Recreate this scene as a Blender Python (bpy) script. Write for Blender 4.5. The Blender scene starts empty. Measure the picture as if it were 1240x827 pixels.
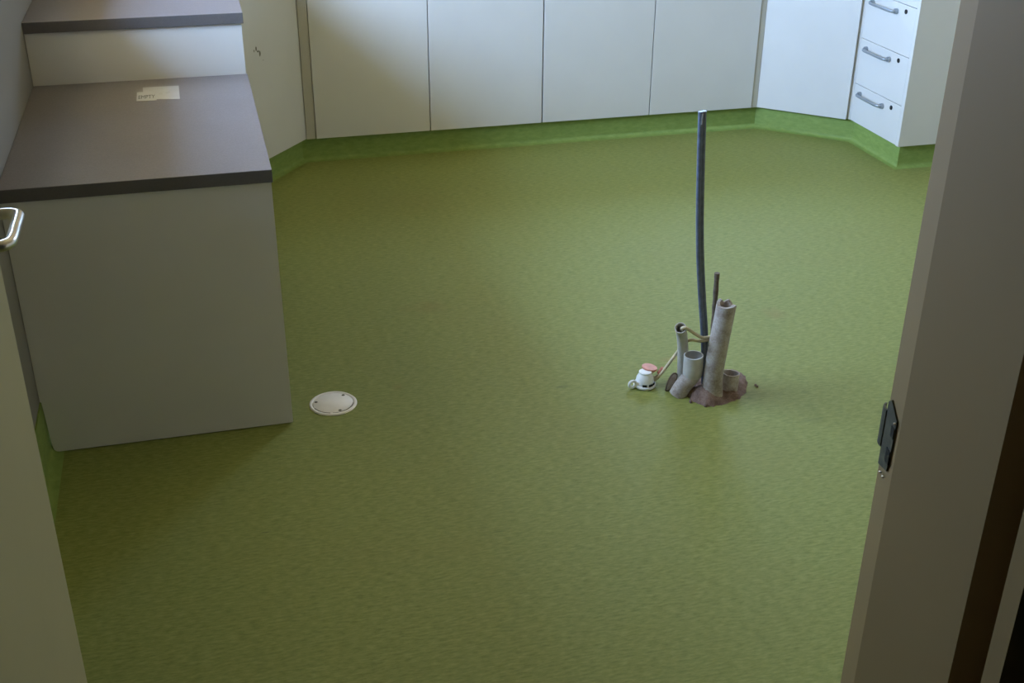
import bpy, bmesh, math, random
from mathutils import Vector, Matrix, noise

random.seed(4)
scene = bpy.context.scene
COL = scene.collection
CAB_Z, TOP_Z0, TOP_Z1 = 0.102, 0.867, 0.899

# ------------------------------------------------------------------ materials
def new_mat(name):
    m = bpy.data.materials.new(name); m.use_nodes = True
    nt = m.node_tree
    return m, nt, nt.nodes['Principled BSDF']

def node(nt, t, **kw):
    n = nt.nodes.new(t)
    for k, v in kw.items(): setattr(n, k, v)
    return n

def coords(nt, scale=(1, 1, 1), loc=(0, 0, 0)):
    tc = node(nt, 'ShaderNodeTexCoord'); mp = node(nt, 'ShaderNodeMapping')
    mp.inputs['Scale'].default_value = scale; mp.inputs['Location'].default_value = loc
    nt.links.new(tc.outputs['Object'], mp.inputs['Vector'])
    return mp.outputs['Vector']

def nz(nt, vec, scale, detail=3.0, rough=0.55, dist=0.0):
    n = node(nt, 'ShaderNodeTexNoise')
    n.inputs['Scale'].default_value = scale; n.inputs['Detail'].default_value = detail
    n.inputs['Roughness'].default_value = rough; n.inputs['Distortion'].default_value = dist
    nt.links.new(vec, n.inputs['Vector'])
    return n.outputs['Fac']

def ramp(nt, fac, stops):
    r = node(nt, 'ShaderNodeValToRGB')
    el = r.color_ramp.elements
    while len(el) < len(stops): el.new(0.5)
    for e, (p, c) in zip(el, stops):
        e.position = p; e.color = (c[0], c[1], c[2], 1)
    nt.links.new(fac, r.inputs['Fac'])
    return r.outputs['Color']

def mix(nt, fac, a, b, mode='MIX'):
    m = node(nt, 'ShaderNodeMix', data_type='RGBA', blend_type=mode)
    for sock, v in ((m.inputs[0], fac), (m.inputs[6], a), (m.inputs[7], b)):
        if isinstance(v, (int, float)): sock.default_value = v
        elif isinstance(v, tuple): sock.default_value = (v[0], v[1], v[2], 1)
        else: nt.links.new(v, sock)
    return m.outputs[2]

def bump(nt, b, fac, strength, dist=0.002):
    n = node(nt, 'ShaderNodeBump')
    n.inputs['Strength'].default_value = strength; n.inputs['Distance'].default_value = dist
    nt.links.new(fac, n.inputs['Height']); nt.links.new(n.outputs['Normal'], b.inputs['Normal'])

def simple(name, c, rough=0.5, var=0.08, scale=9.0, metal=0.0, bmp=0.0, bscale=200.0, spec=0.5):
    m, nt, b = new_mat(name)
    v = coords(nt)
    f = nz(nt, v, scale, 4)
    lo = tuple(x * (1 - var) for x in c); hi = tuple(min(1, x * (1 + var)) for x in c)
    nt.links.new(ramp(nt, f, [(0.3, lo), (0.7, hi)]), b.inputs['Base Color'])
    b.inputs['Roughness'].default_value = rough; b.inputs['Metallic'].default_value = metal
    b.inputs['Specular IOR Level'].default_value = spec
    if bmp: bump(nt, b, nz(nt, v, bscale, 3), bmp, 0.001)
    return m

M = {}
M['laminate'] = simple('cream_laminate', (0.655, 0.635, 0.60), 0.42, 0.02, 5, bmp=0.06, bscale=320)
M['filler'] = simple('filler_laminate', (0.50, 0.47, 0.40), 0.5, 0.03, 5)
M['paint'] = simple('cream_frame_paint', (0.33, 0.225, 0.100), 0.5, 0.03, 4, bmp=0.05, bscale=150)
M['door_paint'] = simple('cream_door_paint', (0.36, 0.315, 0.175), 0.5, 0.03, 4, bmp=0.05, bscale=200)
M['wall'] = simple('wall_paint', (0.60, 0.51, 0.37), 0.8, 0.03, 3, bmp=0.1, bscale=120)
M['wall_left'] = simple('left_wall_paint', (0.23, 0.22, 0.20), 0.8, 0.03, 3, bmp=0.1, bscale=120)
M['ceiling'] = simple('ceiling_paint', (0.75, 0.655, 0.49), 0.85, 0.02, 3)
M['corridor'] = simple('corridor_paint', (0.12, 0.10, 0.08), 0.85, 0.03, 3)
M['steel'] = simple('brushed_steel', (0.62, 0.60, 0.57), 0.28, 0.05, 30, metal=1.0)
M['handle'] = simple('satin_handle', (0.34, 0.37, 0.40), 0.4, 0.05, 30, metal=0.6)
M['strike'] = simple('dull_strike_steel', (0.095, 0.090, 0.058), 0.6, 0.25, 60, metal=0.0, spec=0.3)
M['black'] = simple('black_plastic', (0.008, 0.008, 0.008), 0.5, 0.1, 30)
M['white_plastic'] = simple('white_plastic', (0.80, 0.82, 0.82), 0.35, 0.04, 60)
M['drain_white'] = simple('drain_white', (0.92, 0.89, 0.86), 0.45, 0.05, 30)
M['terracotta'] = simple('terracotta_plastic', (0.62, 0.27, 0.20), 0.55, 0.12, 60)
M['copper'] = simple('red_sleeve', (0.38, 0.13, 0.08), 0.5, 0.15, 80)
M['wire'] = simple('beige_sheath', (0.56, 0.48, 0.31), 0.55, 0.12, 50)
M['hose'] = simple('blue_black_rubber', (0.095, 0.112, 0.150), 0.42, 0.25, 60)
M['hose_tip'] = simple('hose_cut_tip', (0.22, 0.23, 0.24), 0.6, 0.2, 80)
M['rust'] = simple('rusty_rod', (0.115, 0.085, 0.055), 0.8, 0.35, 90, bmp=0.4, bscale=260)
M['pipe_small'] = simple('grey_conduit', (0.48, 0.455, 0.41), 0.55, 0.10, 50, bmp=0.1, bscale=120)
M['paper'] = simple('white_paper', (0.43, 0.43, 0.46), 0.75, 0.03, 20)
M['ink'] = simple('printed_ink', (0.10, 0.10, 0.10), 0.8, 0.05, 40)
M['faint_ink'] = simple('faded_ink', (0.42, 0.42, 0.44), 0.8, 0.05, 40)
M['scuff'] = simple('scuff', (0.17, 0.16, 0.12), 0.8, 0.2, 300)
M['frame_white'] = simple('window_paint', (0.75, 0.75, 0.72), 0.4, 0.02, 5)

def mk_worktop():
    m, nt, b = new_mat('grey_laminate_worktop')
    v = coords(nt)
    f = nz(nt, v, 260, 2, 0.6); g = nz(nt, v, 5, 3)
    c = ramp(nt, f, [(0.35, (0.148, 0.130, 0.136)), (0.65, (0.195, 0.174, 0.180))])
    c = mix(nt, 0.25, c, ramp(nt, g, [(0.3, (0.145, 0.125, 0.12)), (0.7, (0.20, 0.18, 0.19))]))
    nt.links.new(c, b.inputs['Base Color'])
    b.inputs['Roughness'].default_value = 0.36
    bump(nt, b, f, 0.08, 0.0005)
    return m
M['worktop'] = mk_worktop()
M['edging'] = simple('dark_grey_edging', (0.115, 0.105, 0.103), 0.5, 0.06, 200)

def mk_floor():
    m, nt, b = new_mat('green_marbled_vinyl')
    v = coords(nt, (15, 48, 30)); fine = nz(nt, v, 2.4, 5, 0.72, 0.6)
    v2 = coords(nt, (17, 72, 60), (3, 1, 0)); vf = nz(nt, v2, 2.4, 3, 0.7)
    v3 = coords(nt); broad = nz(nt, v3, 1.3, 4, 0.6, 0.3)
    c = ramp(nt, fine, [(0.30, (0.190, 0.220, 0.054)), (0.52, (0.230, 0.259, 0.068)), (0.72, (0.274, 0.301, 0.088))])
    c = mix(nt, 0.45, c, ramp(nt, vf, [(0.34, (0.120, 0.146, 0.032)), (0.50, (0.225, 0.252, 0.068)), (0.68, (0.335, 0.358, 0.122))]))
    # worn, slightly browned traffic areas
    c = mix(nt, ramp(nt, broad, [(0.52, (0, 0, 0)), (0.78, (0.35, 0.35, 0.35))]), c, (0.226, 0.211, 0.062))
    # dirt marks of their own shape: (x, y, rx, ry, colour, strength)
    tc = node(nt, 'ShaderNodeTexCoord')
    wob = nz(nt, v3, 14, 3, 0.7)
    for (x, y, rx, ry, colr, s) in [(1.70, 3.08, .10, .10, (0.27, 0.15, 0.06), .28), (0.89, 2.79, .06, .022, (0.07, 0.09, 0.03), .55),
                                    (1.25, 2.87, .12, .04, (0.28, 0.17, 0.07), .30), (0.44, 2.90, .05, .05, (0.24, 0.15, 0.04), .30),
                                    (0.62, 3.40, .16, .14, (0.22, 0.17, 0.05), .35), (0.03, 2.30, .03, .008, (0.05, 0.07, 0.02), .6),
                                    (1.02, 2.72, .05, .010, (0.08, 0.10, 0.03), .5), (0.55, 2.17, .05, .006, (0.06, 0.08, 0.02), .4),
                                    (1.50, 2.45, .14, .03, (0.12, 0.15, 0.05), .35), (0.80, 2.40, .012, .012, (0.07, 0.09, 0.03), .5)]:
        mp = node(nt, 'ShaderNodeMapping')
        mp.inputs['Scale'].default_value = (1 / rx, 1 / ry, 0.001)
        mp.inputs['Location'].default_value = (-x / rx, -y / ry, 0)
        nt.links.new(tc.outputs['Object'], mp.inputs['Vector'])
        ln = node(nt, 'ShaderNodeVectorMath', operation='LENGTH'); nt.links.new(mp.outputs[0], ln.inputs[0])
        ad = node(nt, 'ShaderNodeMath', operation='ADD'); nt.links.new(ln.outputs['Value'], ad.inputs[0]); nt.links.new(wob, ad.inputs[1])
        k = ramp(nt, ad.outputs[0], [(0.45, (s, s, s)), (1.0, (0, 0, 0))])
        c = mix(nt, k, c, colr)
    nt.links.new(c, b.inputs['Base Color'])
    b.inputs['Roughness'].default_value = 0.68
    b.inputs['Specular IOR Level'].default_value = 0.28
    bump(nt, b, fine, 0.06, 0.0008)
    return m
M['vinyl'] = mk_floor()

def mk_cove():
    m, nt, b = new_mat('green_vinyl_skirting')
    f = nz(nt, coords(nt, (14, 14, 40)), 2.2, 4, 0.65, 0.4)
    c = ramp(nt, f, [(0.30, (0.185, 0.267, 0.059)), (0.70, (0.252, 0.337, 0.088))])
    nt.links.new(c, b.inputs['Base Color']); b.inputs['Roughness'].default_value = 0.6
    b.inputs['Specular IOR Level'].default_value = 0.35
    return m
M['cove'] = mk_cove()

def mk_pipe():
    m, nt, b = new_mat('dusty_grey_pipe')
    v = coords(nt)
    f = nz(nt, v, 34, 5, 0.65); g = nz(nt, v, 190, 3)
    c = ramp(nt, f, [(0.34, (0.23, 0.17, 0.13)), (0.50, (0.385, 0.325, 0.275)), (0.68, (0.47, 0.42, 0.37))])
    c = mix(nt, 0.3, c, ramp(nt, g, [(0.35, (0.20, 0.16, 0.13)), (0.65, (0.44, 0.42, 0.39))]))
    nt.links.new(c, b.inputs['Base Color']); b.inputs['Roughness'].default_value = 0.75
    bump(nt, b, g, 0.3, 0.001)
    return m
M['pipe'] = mk_pipe()

def mk_mortar():
    m, nt, b = new_mat('red_brown_mortar')
    v = coords(nt)
    f = nz(nt, v, 45, 5, 0.7); g = nz(nt, v, 240, 3)
    c = ramp(nt, f, [(0.32, (0.085, 0.052, 0.036)), (0.50, (0.185, 0.115, 0.085)), (0.70, (0.27, 0.185, 0.145))])
    c = mix(nt, 0.3, c, ramp(nt, g, [(0.35, (0.10, 0.06, 0.045)), (0.65, (0.30, 0.22, 0.18))]))
    nt.links.new(c, b.inputs['Base Color']); b.inputs['Roughness'].default_value = 0.9
    bump(nt, b, g, 0.6, 0.003)
    return m
M['mortar'] = mk_mortar()

def mk_glass():
    m, nt, b = new_mat('window_glass')
    out = [n for n in nt.nodes if n.type == 'OUTPUT_MATERIAL'][0]
    t = node(nt, 'ShaderNodeBsdfTransparent'); g = node(nt, 'ShaderNodeBsdfGlossy'); g.inputs['Roughness'].default_value = 0.02
    t.inputs['Color'].default_value = (0.95, 0.98, 0.97, 1)
    mx = node(nt, 'ShaderNodeMixShader'); mx.inputs[0].default_value = 0.06
    nt.links.new(t.outputs[0], mx.inputs[1]); nt.links.new(g.outputs[0], mx.inputs[2]); nt.links.new(mx.outputs[0], out.inputs['Surface'])
    return m
M['glass'] = mk_glass()

# ------------------------------------------------------------------ mesh helpers
def obj(name, bm, mat, parent=None, smooth=False):
    bmesh.ops.recalc_face_normals(bm, faces=bm.faces)
    me = bpy.data.meshes.new(name); bm.to_mesh(me); bm.free()
    me.materials.append(mat)
    if smooth:
        me.shade_smooth()
        try: me.set_sharp_from_angle(angle=math.radians(40))
        except Exception: pass
    o = bpy.data.objects.new(name, me); COL.objects.link(o)
    if parent: 
        o.parent = parent
        o.matrix_parent_inverse = parent.matrix_basis.inverted()
    return o

def tag(o, label=None, cat=None, group=None, kind=None):
    if label: o['label'] = label
    if cat: o['category'] = cat
    if group: o['group'] = group
    if kind: o['kind'] = kind
    return o

def thing(name, label, cat, loc, group=None):
    o = bpy.data.objects.new(name, None); COL.objects.link(o); o.location = loc; o.empty_display_size = 0.05
    return tag(o, label, cat, group)

def struct(name, bm, mat, smooth=False):
    return tag(obj(name, bm, mat, None, smooth), kind='structure')

def box(bm, x0, x1, y0, y1, z0, z1, bev=0.0):
    r = bmesh.ops.create_cube(bm, size=1.0)
    vs = r['verts']
    for v in vs:
        v.co = Vector(((x0 + x1) / 2 + v.co.x * (x1 - x0), (y0 + y1) / 2 + v.co.y * (y1 - y0), (z0 + z1) / 2 + v.co.z * (z1 - z0)))
    if bev:
        es = list({e for v in vs for e in v.link_edges})
        bmesh.ops.bevel(bm, geom=es, offset=bev, segments=2, affect='EDGES', profile=0.5)
    return bm

def B(*a, bev=0.0): return box(bmesh.new(), *a, bev=bev)

def prism(bm, pts, z0, z1, bev=0.0):
    """vertical extrusion of a plan polygon"""
    lo = [bm.verts.new((x, y, z0)) for x, y in pts]; hi = [bm.verts.new((x, y, z1)) for x, y in pts]
    n = len(pts)
    fs = [bm.faces.new(lo[::-1]), bm.faces.new(hi)]
    for i in range(n): fs.append(bm.faces.new((lo[i], lo[(i + 1) % n], hi[(i + 1) % n], hi[i])))
    if bev:
        es = list({e for f in fs for e in f.edges})
        bmesh.ops.bevel(bm, geom=es, offset=bev, segments=2, affect='EDGES', profile=0.5)
    return bm

def frame_axes(pts):
    """parallel-transport frames along a polyline"""
    pts = [Vector(p) for p in pts]
    T = []
    for i in range(len(pts)):
        a = pts[max(0, i - 1)]; b = pts[min(len(pts) - 1, i + 1)]
        T.append((b - a).normalized())
    u = T[0].orthogonal().normalized()
    out = []
    for i, t in enumerate(T):
        u = (u - t * u.dot(t)).normalized()
        out.append((pts[i], u.copy(), t.cross(u)))
    return out

def spline(pts, n=8):
    """Catmull-Rom through the points"""
    P = [Vector(p) for p in pts]
    P = [P[0] * 2 - P[1]] + P + [P[-1] * 2 - P[-2]]
    out = []
    for i in range(1, len(P) - 2):
        for k in range(n):
            t = k / n
            a, b, c, d = P[i - 1], P[i], P[i + 1], P[i + 2]
            out.append(0.5 * ((2 * b) + (c - a) * t + (2 * a - 5 * b + 4 * c - d) * t * t + (3 * b - a - 3 * c + d) * t ** 3))
    out.append(P[-2])
    return out

def tube(bm, pts, r, seg=12, cap=True, prof=None):
    fr = frame_axes(pts)
    rings = []
    for i, (p, u, w) in enumerate(fr):
        rr = r(i / max(1, len(fr) - 1)) if callable(r) else r
        ring = []
        for k in range(seg):
            a = 2 * math.pi * k / seg
            ring.append(bm.verts.new(p + (u * math.cos(a) + w * math.sin(a)) * rr))
        rings.append(ring)
    for A, Bq in zip(rings, rings[1:]):
        for k in range(seg): bm.faces.new((A[k], A[(k + 1) % seg], Bq[(k + 1) % seg], Bq[k]))
    if cap:
        bm.faces.new(rings[0][::-1]); bm.faces.new(rings[-1])
    return bm

def hollow(bm, pts, ro, wall, seg=28, depth=0.08, jag=0.0, seed=0, notch=0.0):
    """open-topped pipe along pts (bottom to top): outer skin, rim, inner skin down to a dark floor"""
    fr = frame_axes(pts)
    N = len(fr)
    def ring(p, u, w, rr, jg=None):
        R = []
        for k in range(seg):
            a = 2 * math.pi * k / seg
            q = p + (u * math.cos(a) + w * math.sin(a)) * rr
            if jg is not None: q = q + jg[k]
            R.append(bm.verts.new(q))
        return R
    rings = []
    jg = None
    if jag:
        t = (fr[-1][0] - fr[-2][0]).normalized()
        jg = []
        for k in range(seg):
            a = 2 * math.pi * k / seg
            h = noise.noise(Vector((math.cos(a) * 1.5 + seed, math.sin(a) * 1.5, seed))) * jag
            jg.append(t * h)
    for i, (p, u, w) in enumerate(fr):
        rr = ro(i / (N - 1)) if callable(ro) else ro
        rings.append(ring(p, u, w, rr, jg if i == N - 1 else None))
    rt = ro(1.0) if callable(ro) else ro
    p, u, w = fr[-1]
    rings.append(ring(p, u, w, rt - wall, jg))
    L = 0.0
    for i in range(N - 2, -1, -1):
        L += (fr[i + 1][0] - fr[i][0]).length
        q, uu, ww = fr[i]
        rr = (ro(i / (N - 1)) if callable(ro) else ro)
        rings.append(ring(q, uu, ww, min(rt, rr) - wall))
        if L > depth: break
    for A, C in zip(rings, rings[1:]):
        for k in range(seg): bm.faces.new((A[k], A[(k + 1) % seg], C[(k + 1) % seg], C[k]))
    bm.faces.new(rings[-1]); bm.faces.new(rings[0][::-1])
    return bm

def lathe(bm, prof, cen, seg=48):
    cx, cy, cz = cen
    rings = []
    for r, z in prof:
        if r < 1e-6: rings.append([bm.verts.new((cx, cy, cz + z))]); continue
        rings.append([bm.verts.new((cx + r * math.cos(2 * math.pi * k / seg), cy + r * math.sin(2 * math.pi * k / seg), cz + z)) for k in range(seg)])
    for A, C in zip(rings, rings[1:]):
        for k in range(seg):
            if len(A) == 1 and len(C) == 1: continue
            if len(A) == 1: bm.faces.new((A[0], C[k], C[(k + 1) % seg]))
            elif len(C) == 1: bm.faces.new((A[k], A[(k + 1) % seg], C[0]))
            else: bm.faces.new((A[k], A[(k + 1) % seg], C[(k + 1) % seg], C[k]))
    return bm

def sweep_profile(path, prof, side):
    """sweep (out, z) profile along plan polyline with mitred corners; side=+1: out is to the left of travel"""
    bm = bmesh.new()
    P = [Vector(p) for p in path]
    rows = []
    for i in range(len(P)):
        n = []
        if i > 0:
            d = (P[i] - P[i - 1]).normalized(); n.append(Vector((-d.y, d.x)) * side)
        if i < len(P) - 1:
            d = (P[i + 1] - P[i]).normalized(); n.append(Vector((-d.y, d.x)) * side)
        if len(n) == 2:
            m = (n[0] + n[1]).normalized(); m = m / max(0.3, m.dot(n[0]))
        else: m = n[0]
        rows.append([bm.verts.new((P[i].x + m.x * o, P[i].y + m.y * o, z)) for o, z in prof])
    k = len(prof)
    for A, C in zip(rows, rows[1:]):
        for j in range(k): bm.faces.new((A[j], A[(j + 1) % k], C[(j + 1) % k], C[j]))
    bm.faces.new(rows[0]); bm.faces.new(rows[-1][::-1])
    return bm

def cove_profile(h, t=0.004, r=0.03):
    pr = [(0, 0.0), (0, h), (t, h)]
    for k in range(9):
        a = math.pi / 2 * k / 8
        pr.append((t + r - r * math.cos(a), 0.0012 + r - r * math.sin(a)))
    pr.append((t + r + 0.004, 0.0))
    return pr

# ------------------------------------------------------------------ the room
XL, YB, XR, HC = -0.481, 5.53, 3.42, 2.7
YF0, YF1 = 0.690, 0.93                     # wall with the doorway
WT = 0.30                                  # outer wall thickness
WY0, WY1, WZ0, WZ1 = 2.48, 4.60, 1.15, 2.40
VX0, VX1, VZ0, VZ1 = 2.05, 3.05, 1.35, 2.15    # window in the back wall  # window in the left wall
DX0, DX1, DZ = -0.372, 0.700, 2.08          # opening in the front wall

struct('floor', B(-1.8, XR + 0.15, -1.6, YB + 0.3, -0.12, 0.0), M['vinyl'])
struct('ceiling', B(-1.8, XR + 0.15, -1.6, YB + 0.3, HC, HC + 0.12), M['ceiling'])
bm = bmesh.new()
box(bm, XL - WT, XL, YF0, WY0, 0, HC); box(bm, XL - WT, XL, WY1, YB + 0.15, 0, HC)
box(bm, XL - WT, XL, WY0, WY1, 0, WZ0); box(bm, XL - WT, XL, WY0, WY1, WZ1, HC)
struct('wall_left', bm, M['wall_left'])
bm = bmesh.new()
box(bm, XL, VX0, YB, YB + WT, 0, HC); box(bm, VX1, XR + 0.15, YB, YB + WT, 0, HC); box(bm, VX0, VX1, YB, YB + WT, 0, VZ0); box(bm, VX0, VX1, YB, YB + WT, VZ1, HC)
struct('wall_back', bm, M['wall'])
struct('wall_right', B(XR, XR + 0.15, -1.6, YB, 0, HC), M['wall'])
bm = bmesh.new()
box(bm, XL, DX0, YF0, YF1, 0, HC); box(bm, DX1, XR, YF0, YF1, 0, HC); box(bm, DX0, DX1, YF0, YF1, DZ, HC)
struct('wall_front', bm, M['wall'])
bm = bmesh.new()
box(bm, -1.8, XR, -1.6, -1.5, 0, HC); box(bm, -1.8, -1.7, -1.5, YF0, 0, HC); box(bm, -1.7, XL - WT, YF0 - 0.1, YF0, 0, HC)
struct('wall_corridor', bm, M['corridor'])

# window in the left wall, above the run of cabinets
w = bmesh.new(); fx0, fx1 = XL - WT + .04, XL - WT + .10
box(w, fx0, fx1, WY0, WY0 + .05, WZ0, WZ1); box(w, fx0, fx1, WY1 - .05, WY1, WZ0, WZ1)
box(w, fx0, fx1, WY0 + .05, WY1 - .05, WZ0, WZ0 + .05); box(w, fx0, fx1, WY0 + .05, WY1 - .05, WZ1 - .05, WZ1)
ym = (WY0 + WY1) / 2
box(w, fx0, fx1, ym - .025, ym + .025, WZ0 + .05, WZ1 - .05)
win = struct('window_1', w, M['frame_white'])
obj('pane', B(fx0 + .026, fx0 + .032, WY0 + .05, ym - .025, WZ0 + .05, WZ1 - .05), M['glass'], win)
obj('pane', B(fx0 + .026, fx0 + .032, ym + .025, WY1 - .05, WZ0 + .05, WZ1 - .05), M['glass'], win)

w = bmesh.new(); gy0, gy1 = YB + WT - .10, YB + WT - .04; xm_ = (VX0 + VX1) / 2
box(w, VX0, VX0 + .05, gy0, gy1, VZ0, VZ1); box(w, VX1 - .05, VX1, gy0, gy1, VZ0, VZ1)
box(w, VX0 + .05, VX1 - .05, gy0, gy1, VZ0, VZ0 + .05); box(w, VX0 + .05, VX1 - .05, gy0, gy1, VZ1 - .05, VZ1)
box(w, xm_ - .025, xm_ + .025, gy0, gy1, VZ0 + .05, VZ1 - .05)
win2 = struct('window_2', w, M['frame_white'])
obj('pane', B(VX0 + .05, xm_ - .025, gy0 + .026, gy0 + .032, VZ0 + .05, VZ1 - .05), M['glass'], win2)
obj('pane', B(xm_ + .025, VX1 - .05, gy0 + .026, gy0 + .032, VZ0 + .05, VZ1 - .05), M['glass'], win2)

# coved vinyl skirting on the left wall and along the cabinet plinths
struct('baseboard_left', sweep_profile([(XL, YF1), (XL, 3.69)], cove_profile(0.15, 0.004, 0.028), -1), M['cove'], True)
RE = 0.030
PL = [(0.105, 3.74), (0.105, 4.585), (0.388, 4.958 + 0.002), (2.503, 4.960), (2.848, 4.655), (2.848, 4.272), (XR, 4.272)]
struct('baseboard_back', sweep_profile(PL, cove_profile(0.098, 0.003, 0.018), -1), M['cove'], True)

# door frame: rebate, stop and lining on both jambs and head
SL = 0.26                                       # the rebate face is splayed towards the room
def splay(y): return 0.657 - SL * (YF1 - y)
bm = bmesh.new()
prism(bm, [(DX1, YF1), (0.657, YF1), (splay(0.884), 0.884), (0.642, 0.884), (0.642, 0.738), (0.686, 0.738), (0.686, 0.696), (0.642, 0.696), (0.642, 0.674), (DX1, 0.674)], 0, DZ)
prism(bm, [(DX0, YF1), (DX0 + .010, YF1), (DX0 + .022, 0.884), (DX0 + .025, 0.884), (DX0 + .025, 0.738), (DX0 + .006, 0.738), (DX0 + .006, 0.696), (DX0 + .025, 0.696), (DX0 + .025, 0.674), (DX0, 0.674)], 0, DZ)
box(bm, DX0 + .025, 0.642, 0.738, 0.884, DZ - 0.04, DZ); box(bm, DX0 + .010, 0.657, 0.884, YF1, DZ - 0.025, DZ); box(bm, DX0 + .025, 0.642, 0.674, 0.696, DZ - 0.04, DZ)
jamb = struct('trim_1', bm, M['paint'])
# strike plate on the rebate of the right jamb
bm = bmesh.new()
def xplate(bm, pts, x0, x1):
    a = [bm.verts.new((splay(y) + x0, y, z)) for y, z in pts]; b = [bm.verts.new((splay(y) + x1, y, z)) for y, z in pts]
    n = len(pts)
    bm.faces.new(a); bm.faces.new(b[::-1])
    for i in range(n): bm.faces.new((a[i], a[(i + 1) % n], b[(i + 1) % n], b[i]))
    return bm
xplate(bm, [(0.903, 0.965), (0.9285, 0.958), (0.9285, 1.034), (0.921, 1.040), (0.8985, 1.028), (0.899, 1.0), (0.901, 0.977)], -0.0022, 0.0005)
sp = obj('strike_plate', bm, M['strike'], jamb)
tag(sp, 'dark worn metal strike plate')
bm = bmesh.new()                                 # lip curling past the frame edge into the room
pts = [Vector((0.6553, 0.9275, 0)), Vector((0.6560, 0.933, 0)), Vector((0.6580, 0.938, 0)), Vector((0.6625, 0.942, 0))]
for z0, z1 in ((0.979, 1.024),):
    A = [bm.verts.new((p.x, p.y, z0)) for p in pts]; C = [bm.verts.new((p.x, p.y, z1)) for p in pts]
    A2 = [bm.verts.new((p.x - .002, p.y + .001, z0)) for p in pts]; C2 = [bm.verts.new((p.x - .002, p.y + .001, z1)) for p in pts]
    for i in range(3):
        bm.faces.new((A[i], A[i + 1], C[i + 1], C[i])); bm.faces.new((A2[i], C2[i], C2[i + 1], A2[i + 1]))
        bm.faces.new((A[i], A2[i], A2[i + 1], A[i + 1])); bm.faces.new((C[i], C[i + 1], C2[i + 1], C2[i]))
    bm.faces.new((A[0], C[0], C2[0], A2[0])); bm.faces.new((A[3], A2[3], C2[3], C[3]))
obj('lip', bm, M['strike'], sp)
bm = bmesh.new()
xplate(bm, [(0.8995, 1.006), (0.9085, 1.006), (0.9085, 1.018), (0.8995, 1.018)], -0.0030, -0.0012); xplate(bm, [(0.9005, 0.974), (0.9110, 0.974), (0.9110, 0.990), (0.9005, 0.990)], -0.0030, -0.0012)
obj('latch_hole', bm, M['black'], sp)
bm = bmesh.new()
for z, y in ((1.024, 0.9), (0.9545, 0.916), (0.9555, 0.906)): lathe(bm, [(0, .002), (.0018, .0012), (.002, 0)], (splay(y) - .003, y, z), 10)
obj('screw', bm, M['steel'], sp)

# the open door leaf, swung into the room along the left wall
door = struct('door_1', B(-0.362, -0.322, 0.935, 1.772, 0.008, 2.035, bev=0.0015), M['door_paint'])
fx = -0.322
rose = bmesh.new()
def xdisc(bm, x0, x1, y, z, r, seg=28):
    tube(bm, [(x0, y, z), (x1, y, z)], r, seg)
    return bm
xdisc(rose, fx - 0.001, fx + 0.008, 1.700, 1.040, 0.026)
hd = spline([(fx + .004, 1.700, 1.040), (fx + .024, 1.700, 1.040), (fx + .040, 1.700, 1.040), (fx + .050, 1.693, 1.040), (fx + .0525, 1.680, 1.040),
             (fx + .0525, 1.640, 1.040), (fx + .0525, 1.600, 1.040), (fx + .0495, 1.583, 1.040), (fx + .038, 1.575, 1.040), (fx + .020, 1.574, 1.040), (fx + .010, 1.574, 1.040)], 6)
h = obj('door_handle', tube(bmesh.new(), hd, 0.0080, 16), M['steel'], door, True)
tag(h, 'bent chrome lever handle')
obj('rose', rose, M['steel'], h, True)

# ------------------------------------------------------------------ cabinets
LAM = M['laminate']
FY = 4.930                                     # front plane of the back run
def base_cabinet(x0, xm, x1, label):
    t = thing('base_cabinet', label, 'cabinet', ((x0 + x1) / 2, 5.2, 0), 'double door base cabinets along the back wall')
    bm = bmesh.new()
    box(bm, x0 + .001, x1 - .001, FY + .019, YB - .002, CAB_Z, TOP_Z0 - .001); box(bm, x0 + .001, x1 - .001, FY + .033, YB - .05, 0.0, CAB_Z)
    obj('carcass', bm, LAM, t)
    for a, b in ((x0, xm), (xm, x1)):
        obj('door', B(a + .002, b - .002, FY, FY + .018, CAB_Z + .001, TOP_Z0 - .006, bev=0.0012), LAM, t)
base_cabinet(0.4475, 0.944, 1.449, 'cream double door base cabinet on the left half of the back wall')
base_cabinet(1.451, 1.958, 2.466, 'cream double door base cabinet behind the tall black hose, right half of back wall')

# corner cabinets with slanting fronts
def off(p, q, d):
    """shift segment p-q to its right by d"""
    v = (Vector(q) - Vector(p)).normalized(); n = Vector((v.y, -v.x)) * d
    return tuple(Vector(p) + n), tuple(Vector(q) + n)
a0, a1 = (0.137, 4.585), (0.407, 4.940)        # left slanting front
t = thing('corner_cabinet', 'cream corner cabinet with slanting scuffed panel, at left end of the back cabinets', 'cabinet', (0.0, 5.1, 0))
bm = bmesh.new()
b0, b1 = off(a0, a1, -0.019)
prism(bm, [(XL + .001, 4.587), (b0[0], 4.587), b0, b1, (0.407, FY + .02), (0.4465, FY + .02), (0.4465, YB - .002), (XL + .001, YB - .002)], CAB_Z, TOP_Z0 - .001)
prism(bm, [(XL + .05, 4.6), (0.10, 4.6), (0.385, 4.965), (0.44, 4.967), (0.44, YB - .05), (XL + .05, YB - .05)], 0, CAB_Z)
obj('carcass', bm, LAM, t)
pn = obj('slanting_panel', prism(bmesh.new(), [a0, a1, off(a0, a1, -0.018)[1], off(a0, a1, -0.018)[0]], CAB_Z, TOP_Z0 - .004, bev=.001), LAM, t)
obj('filler_strip', B(0.4085, 0.4470, FY + .006, FY + .0195, CAB_Z, TOP_Z0 - .004), M['filler'], t)
d = (Vector(a1) - Vector(a0)).normalized(); nrm = Vector((d.y, -d.x))
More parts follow.
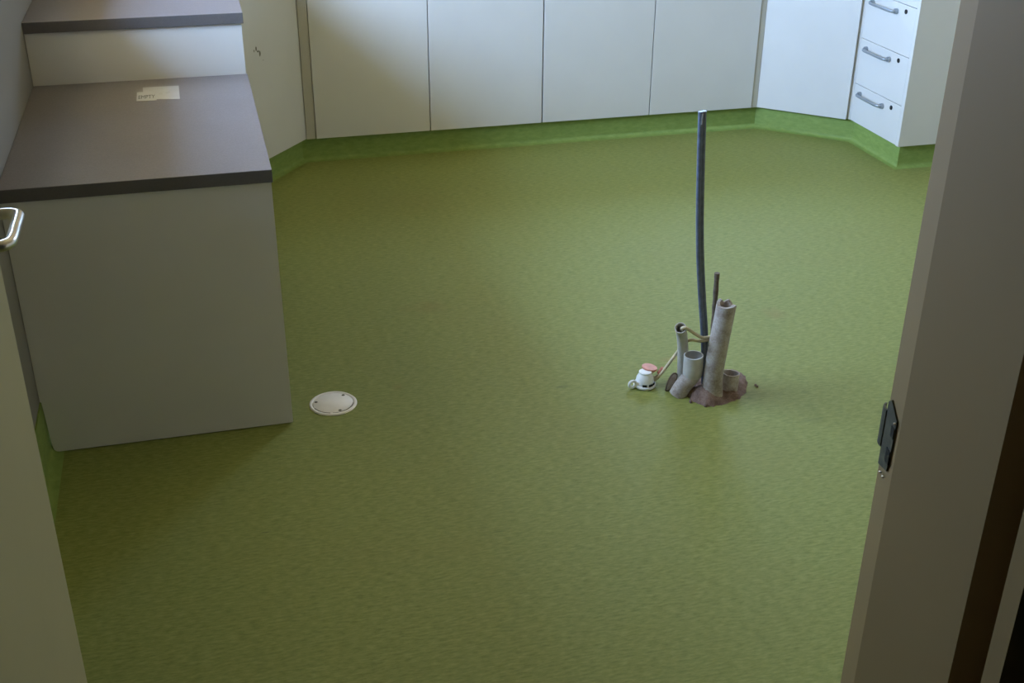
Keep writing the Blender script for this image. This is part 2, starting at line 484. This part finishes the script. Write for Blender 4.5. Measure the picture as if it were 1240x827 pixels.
for (s, z, w_, h_) in ((.137, .553, .0045, .0100), (.148, .541, .0070, .0042), (.160, .530, .0055, .0120), (.122, .548, .0030, .0055), (.178, .5, .002, .002)):
    c = Vector(a0) + d * s + nrm * 0.0004
    bm = bmesh.new(); ring = []
    for k in range(10):
        an = 2 * math.pi * k / 10; rr = 1 + 0.35 * noise.noise(Vector((s * 90, k * .7, z * 50)))
        q = c + d * (math.cos(an) * w_ * rr)
        ring.append(bm.verts.new((q.x, q.y, z + math.sin(an) * h_ * rr)))
    bm.faces.new(ring)
    obj('scuff_mark', bm, M['scuff'], pn)

c0, c1 = (2.493, 4.932), (2.800, 4.654)        # right slanting front
t = thing('corner_cabinet', 'bright cream corner cabinet with slanting door, between back cabinets and drawer unit', 'cabinet', (2.95, 5.15, 0))
bm = bmesh.new()
e0, e1 = off(c0, c1, -0.019)
prism(bm, [(2.4675, FY + .02), (2.494, FY + .02), e0, e1, (2.82, 4.652), (XR - .001, 4.652), (XR - .001, YB - .002), (2.4675, YB - .002)], CAB_Z, TOP_Z0 - .001)
prism(bm, [(2.475, 4.965), (2.505, 4.965), (2.850, 4.66), (XR - .05, 4.66), (XR - .05, YB - .05), (2.475, YB - .05)], 0, CAB_Z)
obj('carcass', bm, LAM, t)
obj('door', prism(bmesh.new(), [c0, c1, off(c0, c1, -0.018)[1], off(c0, c1, -0.018)[0]], CAB_Z + .001, TOP_Z0 - .006, bev=.001), LAM, t)
obj('filler_strip', B(2.4665, 2.4935, FY + .005, FY + .0195, CAB_Z, TOP_Z0 - .004), M['filler'], t)

# left run, end panel seen above the desk
t = thing('side_cabinet', 'cream cabinet along the left wall, its end rising behind the desk', 'cabinet', (-0.17, 4.1, 0))
bm = bmesh.new()
box(bm, XL + .001, .119, 3.709, 4.586, CAB_Z, TOP_Z0 - .001); box(bm, XL + .05, .10, 3.74, 4.586, 0, CAB_Z)
obj('carcass', bm, LAM, t)
obj('end_panel', B(XL + .001, .137, 3.691, 3.708, CAB_Z, TOP_Z0 - .001, bev=.001), LAM, t)
for a, b in ((3.709, 4.147), (4.147, 4.584)):
    obj('door', B(.1195, .1370, a + .002, b - .002, CAB_Z, TOP_Z0 - .006, bev=.001), LAM, t)

# drawer unit on the right
DXF = 2.818
t = thing('drawer_cabinet', 'bright cream four drawer cabinet with grey handles, at the far right', 'cabinet', (3.1, 4.45, 0))
bm = bmesh.new()
box(bm, DXF + .019, XR - .001, 4.243, 4.650, CAB_Z, TOP_Z0 - .001); box(bm, DXF + .033, XR - .05, 4.275, 4.650, 0, CAB_Z)
obj('carcass', bm, LAM, t)
obj('stile', B(DXF + .0004, DXF + .0188, 4.243, 4.2650, CAB_Z, TOP_Z0 - .003), LAM, t)
DR = None
for z0, z1 in ((CAB_Z + .001, .2715), (.2715, .4715), (.4715, .6715), (.6715, TOP_Z0 - .004)):
    dw = obj('drawer', B(DXF, DXF + .018, 4.2655, 4.648, z0 + .0012, z1 - .0012, bev=.0009), LAM, t)
    zh = z1 - 0.037
    path = spline([(DXF + .001, 4.592, zh), (DXF - .012, 4.592, zh), (DXF - .023, 4.582, zh), (DXF - .026, 4.560, zh), (DXF - .026, 4.50, zh),
                   (DXF - .026, 4.436, zh), (DXF - .023, 4.414, zh), (DXF - .012, 4.404, zh), (DXF + .001, 4.404, zh)], 5)
    hh = tube(bmesh.new(), path, 0.0068, 10)
    for y in (4.592, 4.404): xdisc(hh, DXF - .012, DXF + .0005, y, zh, .0115, 14)
    obj('handle', hh, M['handle'], dw, True)
    zl = z1 - 0.026
    lk = obj('lock', xdisc(bmesh.new(), DXF - .0025, DXF + .001, 4.337, zl, .0095, 18), M['black'], dw)

# one continuous worktop over all runs
wt = prism(bmesh.new(), [(XL + .001, 3.684), (.143, 3.684), (.143, 4.580), (.413, 4.922), (2.488, 4.922), (2.808, 4.646), (2.808, 4.235), (XR - .001, 4.235),
                         (XR - .001, YB - .001), (XL + .001, YB - .001)], TOP_Z0, TOP_Z1, bev=.0015)
wto = obj('worktop', wt, M['worktop'])
obj('edge_band', B(XL + .001, .1425, 3.6825, 3.6840, TOP_Z0 + .0002, TOP_Z1 - .0002, bev=.0005), M['edging'], wto)
tag(wto, 'grey laminate worktop with dark edge, on the cabinet behind and above the desk', 'worktop')

# ------------------------------------------------------------------ the desk
t = thing('desk', 'low desk with grey laminate top and pale floor length end panel, left side', 'desk', (-0.17, 3.2, 0))
dt = obj('desktop', B(XL + .001, .1405, 2.770, 3.690, .681, .713, bev=.0008), M['worktop'], t)
obj('edge_band', B(XL + .001, .1405, 2.7685, 2.7700, .6812, .7128, bev=.0005), M['edging'], dt)
pp = []
x0, x1, z0, z1 = -0.4695, 0.137, 0.004, 0.6805
for k in range(7):
    a = math.pi + math.pi / 2 * k / 6
    pp.append((x0 + .014 + .014 * math.cos(a), z0 + .014 + .014 * math.sin(a)))
pp += [(x1 - .003, z0), (x1, z0 + .003), (x1, z1), (-0.4795, z1), (-0.4795, 0.153), (-0.4762, 0.151), (-0.4710, 0.030)]
bm = bmesh.new()
A = [bm.verts.new((x, 2.774, z)) for x, z in pp]; C = [bm.verts.new((x, 2.792, z)) for x, z in pp]
bm.faces.new(A); bm.faces.new(C[::-1])
for i in range(len(pp)): bm.faces.new((A[i], A[(i + 1) % len(pp)], C[(i + 1) % len(pp)], C[i]))
ep = obj('end_panel', bm, LAM, t)
obj('back_rail', B(XL + .002, XL + .020, 2.794, 3.688, .36, .6805), LAM, t)
obj('support_cleat', B(-0.44, .12, 3.668, 3.6885, .61, .6805), LAM, t)
obj('black_dot', tube(bmesh.new(), [(-0.4690, 2.7755, .660), (-0.4690, 2.7700, .660)], .0042, 12), M['black'], ep)  # small black disc at the end panel's upper left corner

# two printed labels lying on the desk
def text(name, body, size, loc, mat, parent, sx=1.0):
    cu = bpy.data.curves.new(name, 'FONT'); cu.body = body; cu.size = size; cu.extrude = 0.0001
    cu.materials.append(mat)
    o = bpy.data.objects.new(name, cu); COL.objects.link(o); o.location = loc; o.scale = (sx, 1, 1)
    dg = bpy.context.evaluated_depsgraph_get()
    me = bpy.data.meshes.new_from_object(o.evaluated_get(dg)); me.transform(o.matrix_basis)
    bpy.data.objects.remove(o); 
    n = bpy.data.objects.new(name, me); COL.objects.link(n)
    if not me.materials: me.materials.append(mat)
    n.parent = parent
    return n
TZ = 0.7133
big = obj('paper_label', prism(bmesh.new(), [(-0.164, 3.470), (-0.064, 3.449), (-0.0655, 3.596), (-0.168, 3.6), ], TZ, TZ + .0004), M['paper'])
tag(big, 'larger white paper label with faded print, right and upper of two on the desk', 'label')
sm = obj('paper_label', prism(bmesh.new(), [(-0.183, 3.452), (-0.128, 3.448), (-0.128, 3.545), (-0.1835, 3.548)], TZ + .0005, TZ + .0009), M['paper'])
tag(sm, 'small white paper label printed with dark capital letters, left one on the desk', 'label')
text('lettering', 'EMPTY', 0.052, (-0.1795, 3.474, TZ + .0011), M['ink'], sm, 0.30)
for x, y, w_, h_ in ((-.122, 3.512, .010, .016), (-.103, 3.522, .007, .008), (-.098, 3.530, .006, .007), (-.128, 3.576, .018, .003), (-.128, 3.567, .018, .003), (-.150, 3.560, .010, .003)):
    obj('faded_print', B(x, x + w_, y, y + h_, TZ + .0004, TZ + .0006), M['faint_ink'], big)

# ------------------------------------------------------------------ floor drain cover
cx, cy = 0.2535, 2.852
t = thing('drain_cover', 'round white floor drain cover with three screws, beside the desk', 'drain', (cx, cy, 0))
R0 = 0.0655
obj('rim', lathe(bmesh.new(), [(R0 - .009, 0), (R0, 0), (R0, .0015), (R0 - .003, .0042), (R0 - .0075, .0042), (R0 - .009, .0025), (R0 - .009, 0)], (cx, cy, 0), 64), M['drain_white'], t, True)
obj('lid', lathe(bmesh.new(), [(0, 0.0), (R0 - .0105, 0.0), (R0 - .0105, .0026), (R0 - .0122, .0036), (0, .0036)], (cx, cy, 0.0001), 64), M['drain_white'], t, True)
bm = bmesh.new()                               # dirt lodged in the joint on the near and right side
for a0_, a1_ in ((200, 255), (262, 350)):
    pts = [(cx + (R0 - .0102) * math.cos(math.radians(a)), cy + (R0 - .0102) * math.sin(math.radians(a)), .0030) for a in range(a0_, a1_ + 1, 5)]
    tube(bm, pts, 0.0013, 6)
obj('dirt', bm, M['scuff'], t)
for a in (163, 47, 286):
    x, y = cx + .0475 * math.cos(math.radians(a)), cy + .0475 * math.sin(math.radians(a))
    s = obj('screw', lathe(bmesh.new(), [(0, .0046), (.0030, .0046), (.0045, .0038), (.0048, .0030)], (x, y, 0.0001), 16), M['scuff'], t, True)
    bm = bmesh.new(); box(bm, x - .0032, x + .0032, y - .0007, y + .0007, .0044, .0051)
    obj('slot', bm, M['black'], s)

# ------------------------------------------------------------------ services coming out of the floor
def irregular_patch():
    ctr = Vector((1.318, 2.668))
    edge = [(1.222, 2.628), (1.240, 2.593), (1.268, 2.582), (1.311, 2.588), (1.352, 2.604), (1.382, 2.624), (1.406, 2.662), (1.424, 2.718), (1.412, 2.762),
            (1.372, 2.772), (1.325, 2.765), (1.275, 2.755), (1.240, 2.735), (1.222, 2.700), (1.215, 2.664)]
    edge = [(p.x, p.y) for p in spline([(x, y, 0) for x, y in edge + edge[:1]], 5)[:-1]]
    bm = bmesh.new(); rings = []
    for k in range(11):
        f = 1 - k / 10.0
        ring = []
        for i, (x, y) in enumerate(edge):
            q = ctr + (Vector((x, y)) - ctr) * f
            n1 = noise.noise(Vector((q.x * 38, q.y * 38, 1.3))); n2 = noise.noise(Vector((q.x * 110, q.y * 110, 5)))
            if k == 0: q = q + (q - ctr).normalized() * n2 * .007
            z = 0.0 if k == 0 else 0.003 + .006 * min(1, (1 - f) * 2.2) + n1 * .008 + n2 * .005
            d = (q - Vector((1.262, 2.612))).length      # heaped up against the big pipe
            z += 0.032 * math.exp(-(d / 0.034) ** 2) * min(1, (1 - f) * 3) if k else 0
            d = (q - Vector((1.243, 2.640))).length
            z += 0.018 * math.exp(-(d / 0.03) ** 2) if k else 0
            ring.append(bm.verts.new((q.x, q.y, max(0.0, z))))
        rings.append(ring)
    n = len(edge)
    for A, C in zip(rings, rings[1:]):
        for i in range(n): bm.faces.new((A[i], A[(i + 1) % n], C[(i + 1) % n], C[i]))
    bmesh.ops.remove_doubles(bm, verts=bm.verts, dist=1e-5)
    return bm
tag(obj('mortar_patch', irregular_patch(), M['mortar'], None, True), 'rough reddish brown mortar patch in the floor round the pipes', 'mortar')
for (x, y, r) in ((1.214, 2.616, .005), (1.246, 2.586, .0055), (1.430, 2.660, .004), (1.432, 2.652, .003)):
    bm = bmesh.new(); g = bmesh.ops.create_icosphere(bm, subdivisions=2, radius=r, matrix=Matrix.Translation((x, y, r * .6)))
    for v in g['verts']: v.co += Vector((1, 1, .5)) * noise.noise(v.co * 300) * .0025
    obj('crumb', bm, M['mortar'], bpy.data.objects['mortar_patch'])

# large leaning pipe with a broken top
lp = spline([(1.283, 2.630, 0.0), (1.2815, 2.630, .06), (1.285, 2.630, .125), (1.292, 2.630, .20), (1.3005, 2.630, .285)], 5)
tag(obj('large_pipe', hollow(bmesh.new(), lp, lambda s: .0268 + .004 * max(0, 1 - s * 4), .0085, 40, .03, .013, 5.1), M['pipe'], None, True),
    'tallest and thickest dusty grey pipe, leaning, with a broken rim', 'pipe')
# elbow pipe with a wide socket
t = thing('socket_pipe', 'grey elbow pipe ending in a wide open socket, left of the thickest pipe', 'pipe', (1.21, 2.66, 0))
lo = spline([(1.196, 2.668, -0.002), (1.205, 2.667, .018), (1.218, 2.664, .040), (1.230, 2.661, .056), (1.233, 2.661, .070)], 6)
obj('elbow', tube(bmesh.new(), lo, lambda s: .0245 - .0015 * s, 28), M['pipe'], t, True)
so = [(1.2325, 2.661, .058), (1.2328, 2.661, .066), (1.233, 2.661, .085), (1.2322, 2.661, .105), (1.2315, 2.661, .124)]
obj('socket', hollow(bmesh.new(), so, lambda s: .0240 if s < .2 else .0272, .0032, 32, .045), M['pipe_small'], t, True)
# thin conduit
sc_ = spline([(1.231, 2.726, 0.0), (1.226, 2.716, .06), (1.217, 2.702, .115), (1.205, 2.686, .165), (1.194, 2.672, .195), (1.183, 2.655, .217)], 6)
tag(obj('thin_conduit', hollow(bmesh.new(), sc_, lambda s: .0150 if s < .95 else .0160, .0024, 24, .05), M['pipe_small'], None, True),
    'thin pale grey conduit with open mouth, behind the elbow pipe', 'pipe')
# short stub
st = [(1.345, 2.654, 0.0), (1.346, 2.655, .02), (1.348, 2.657, .040), (1.349, 2.658, .054)]
tag(obj('pipe_stub', hollow(bmesh.new(), st, .0245, .0035, 28, .03, .004, 7), M['pipe'], None, True), 'short open pipe stub low in the mortar, right of the thickest pipe', 'pipe')
# rusty rod
rd = spline([(1.315, 2.712, 0.0), (1.3085, 2.711, .12), (1.305, 2.710, .24), (1.3025, 2.710, .343)], 8)
tag(obj('metal_rod', tube(bmesh.new(), rd, lambda s: .0072 + .0006 * math.sin(s * 40), 12), M['rust'], None, True), 'thin brown rusty rod standing behind the thickest pipe', 'rod')

# tall twin hose
hp = spline([(1.290, 2.694, 0.0), (1.2815, 2.692, .09), (1.270, 2.690, .182), (1.255, 2.690, .284), (1.239, 2.690, .408), (1.228, 2.690, .527), (1.219, 2.690, .663), (1.211, 2.690, .806)], 8)
t = thing('twin_hose', 'tall blue black flat twin hose standing upright among the pipes', 'hose', (1.29, 2.694, 0))
for s in (-1, 1):
    pts = [p + Vector((s * .0056, s * 0.0015, 0)) for p in hp]
    ht = obj('hose', tube(bmesh.new(), pts, .0062, 14), M['hose'], t, True)
web = [p + Vector((0, -.002, 0)) for p in hp]
obj('rib', tube(bmesh.new(), web, .0024, 8), M['hose'], t, True)
p = hp[-1]
obj('cut_tip', tube(bmesh.new(), [hp[-3] + Vector((-.004, -.0062, .004)), hp[-2] + Vector((-.003, -.0066, .006)), p + Vector((-.001, -.0062, -.004))], .0030, 8), M['hose_tip'], t, True)

# beige cable: out of the thin conduit, round the big pipe and down to the white box
cb = spline([(1.199, 2.676, .188), (1.191, 2.663, .206), (1.187, 2.652, .217), (1.193, 2.646, .220), (1.207, 2.647, .211), (1.228, 2.650, .194), (1.250, 2.655, .179), (1.270, 2.662, .174), (1.292, 2.6640, .175),
             (1.303, 2.6645, .169), (1.292, 2.6640, .163)], 7)
t = thing('beige_cable', 'beige cable tied round the pipes and running down to the white box', 'cable', (1.2, 2.7, 0))
obj('cable_loop', tube(bmesh.new(), cb, .0046, 10), M['wire'], t, True)
cc = spline([(1.292, 2.6640, .163), (1.270, 2.662, .165), (1.252, 2.656, .168), (1.238, 2.660, .168), (1.228, 2.676, .164), (1.224, 2.716, .136), (1.216, 2.724, .112), (1.198, 2.724, .086), (1.180, 2.726, .058), (1.166, 2.730, .034),
             (1.155, 2.737, .016), (1.142, 2.744, .010), (1.126, 2.748, .010)], 7)
obj('cable_tail', tube(bmesh.new(), cc, .0046, 10), M['wire'], t, True)
c2 = spline([(1.216, 2.722, .118), (1.200, 2.724, .090), (1.184, 2.728, .062), (1.172, 2.736, .040), (1.160, 2.744, .022), (1.140, 2.752, .016)], 7)
obj('cable_tail', tube(bmesh.new(), c2, .0034, 8), M['wire'], t, True)
s = obj('sleeve', tube(bmesh.new(), [(1.164, 2.738, .034), (1.170, 2.736, .043), (1.175, 2.734, .052)], .0068, 12), M['copper'], t, True)

# torn vinyl flap beside the elbow
bm = bmesh.new()
ol = [(1.170, 2.693, .003), (1.174, 2.694, .024), (1.182, 2.696, .042), (1.193, 2.698, .052), (1.203, 2.698, .046), (1.200, 2.696, .028), (1.190, 2.694, .012), (1.180, 2.693, .002)]
ol = spline(ol + ol[:1], 4)[:-1]
A = [bm.verts.new(p + Vector((0, -.0015, 0))) for p in ol]; C = [bm.verts.new(p + Vector((0, .0015, 0))) for p in ol]
bm.faces.new(A); bm.faces.new(C[::-1])
for i in range(len(ol)): bm.faces.new((A[i], A[(i + 1) % len(ol)], C[(i + 1) % len(ol)], C[i]))
fl = obj('torn_flap', bm, M['pipe'])
tag(fl, 'small torn dark edged flap standing left of the elbow pipe', 'flap')
obj('dark_edge', tube(bmesh.new(), ol + ol[:1], .0024, 8, cap=False), M['rust'], fl, True)

# white junction box on the floor
def rotz(bm, a, c):
    bmesh.ops.rotate(bm, verts=bm.verts, cent=c, matrix=Matrix.Rotation(a, 3, 'Z')); return bm
bx, by = 1.123, 2.737
t = thing('junction_box', 'small white plastic junction box with a terracotta cap, lying on the floor', 'junction box', (bx, by, 0))
obj('base', rotz(lathe(bmesh.new(), [(0, 0), (.029, 0), (.032, .003), (.032, .007), (.029, .009), (0, .009)], (bx, by, 0.001), 24), 0.2, (bx, by, 0)), M['white_plastic'], t, True)
obj('body', lathe(bmesh.new(), [(.0265, .009), (.0265, .016), (.0250, .020), (.0240, .028), (.0195, .036), (.0170, .041), (.0180, .0425), (.0180, .0455), (.0145, .047), (0, .047)], (bx, by, 0.001), 28), M['white_plastic'], t, True)
bm = bmesh.new()
for a in (250, 290, 325):
    x, y = bx + .0258 * math.cos(math.radians(a)), by + .0258 * math.sin(math.radians(a))
    b2 = bmesh.new(); box(b2, x - .0062, x + .0062, y - .003, y + .003, .0105, .0165)
    rotz(b2, math.radians(a + 90), (x, y, 0))
    me = bpy.data.meshes.new('tmp'); b2.to_mesh(me); b2.free(); bm.from_mesh(me); bpy.data.meshes.remove(me)
obj('terminal_slot', bm, M['black'], t)
ringpts = [(1.0835 + .0098 * math.cos(a), 2.729, .0150 + .0098 * math.sin(a)) for a in [2 * math.pi * k / 20 for k in range(21)]]
obj('lug', tube(bmesh.new(), ringpts, .0042, 10, cap=False), M['white_plastic'], t, True)
obj('lug_arm', B(1.0915, 1.110, 2.724, 2.735, .006, .020, bev=.002), M['white_plastic'], t)
bm = lathe(bmesh.new(), [(0, 0), (.0215, 0), (.0225, .0015), (.0225, .0045), (.021, .0060), (0, .0065)], (0, 0, 0), 28)
bmesh.ops.rotate(bm, verts=bm.verts, cent=(0, 0, 0), matrix=Matrix.Rotation(math.radians(10), 3, 'Y'))
bmesh.ops.translate(bm, verts=bm.verts, vec=(bx + .019, by + .018, .0440))
tag(obj('cap', bm, M['terracotta'], t, True), 'terracotta coloured round cap')
obj('lip', lathe(bmesh.new(), [(.0, .0385), (.017, .0385), (.0185, .0405), (.0175, .043), (0, .043)], (bx + .014, by + .012, 0), 24), M['wire'], t, True)

# ------------------------------------------------------------------ daylight, camera, view
W = bpy.data.worlds.new('overcast_sky'); scene.world = W; W.use_nodes = True
wn = W.node_tree; bg = wn.nodes['Background']
wc = node(wn, 'ShaderNodeTexCoord'); sx = node(wn, 'ShaderNodeSeparateXYZ')
wn.links.new(wc.outputs['Generated'], sx.inputs[0])
mr = node(wn, 'ShaderNodeMapRange'); mr.inputs['From Min'].default_value = -0.03; mr.inputs['From Max'].default_value = 0.03
wn.links.new(sx.outputs['Z'], mr.inputs['Value'])
wn.links.new(mix(wn, mr.outputs[0], (0.34, 0.29, 0.20), (0.67, 0.93, 1.50)), bg.inputs['Color'])   # dry ground below, blue sky above
bg.inputs['Strength'].default_value = 32.0
lt = bpy.data.lights.new('window_portal', 'AREA'); lt.shape = 'RECTANGLE'; lt.size = WZ1 - WZ0; lt.size_y = WY1 - WY0
lt.cycles.is_portal = True
lo_ = bpy.data.objects.new('window_portal', lt); COL.objects.link(lo_)
lo_.location = (XL - WT + 0.01, ym, (WZ0 + WZ1) / 2); lo_.rotation_euler = (0, math.radians(-90), 0)
lt2 = bpy.data.lights.new('window_portal', 'AREA'); lt2.shape = 'RECTANGLE'; lt2.size = VX1 - VX0; lt2.size_y = VZ1 - VZ0
lt2.cycles.is_portal = True
lo2 = bpy.data.objects.new('window_portal', lt2); COL.objects.link(lo2)
lo2.location = (xm_, YB + WT - 0.01, (VZ0 + VZ1) / 2); lo2.rotation_euler = (math.radians(-90), 0, 0)

cam = bpy.data.cameras.new('camera'); co = bpy.data.objects.new('camera', cam); COL.objects.link(co)
cam.sensor_fit = 'HORIZONTAL'; cam.sensor_width = 36.0; cam.lens = 1431.98 / 1240 * 36.0
cam.clip_start = 0.02
yaw, pit, rol = 0.26138128, 0.47561332, 0.00721714
f = Vector((math.sin(yaw) * math.cos(pit), math.cos(yaw) * math.cos(pit), -math.sin(pit)))
r = Vector((math.cos(yaw), -math.sin(yaw), 0)); u = r.cross(f)
r2 = math.cos(rol) * r + math.sin(rol) * u; u2 = -math.sin(rol) * r + math.cos(rol) * u
m = Matrix((r2, u2, -f)).transposed().to_4x4(); m.translation = Vector((0, 0, 1.65))
co.matrix_world = m
scene.camera = co

vs = scene.view_settings
scene.display_settings.display_device = 'sRGB'
vs.view_transform = 'Standard'; vs.look = 'None'; vs.gamma = 1.0; vs.use_curve_mapping = False; vs.exposure = 0.0
scene.cycles.max_bounces = 10; scene.cycles.diffuse_bounces = 8
scene.cycles.use_denoising = True
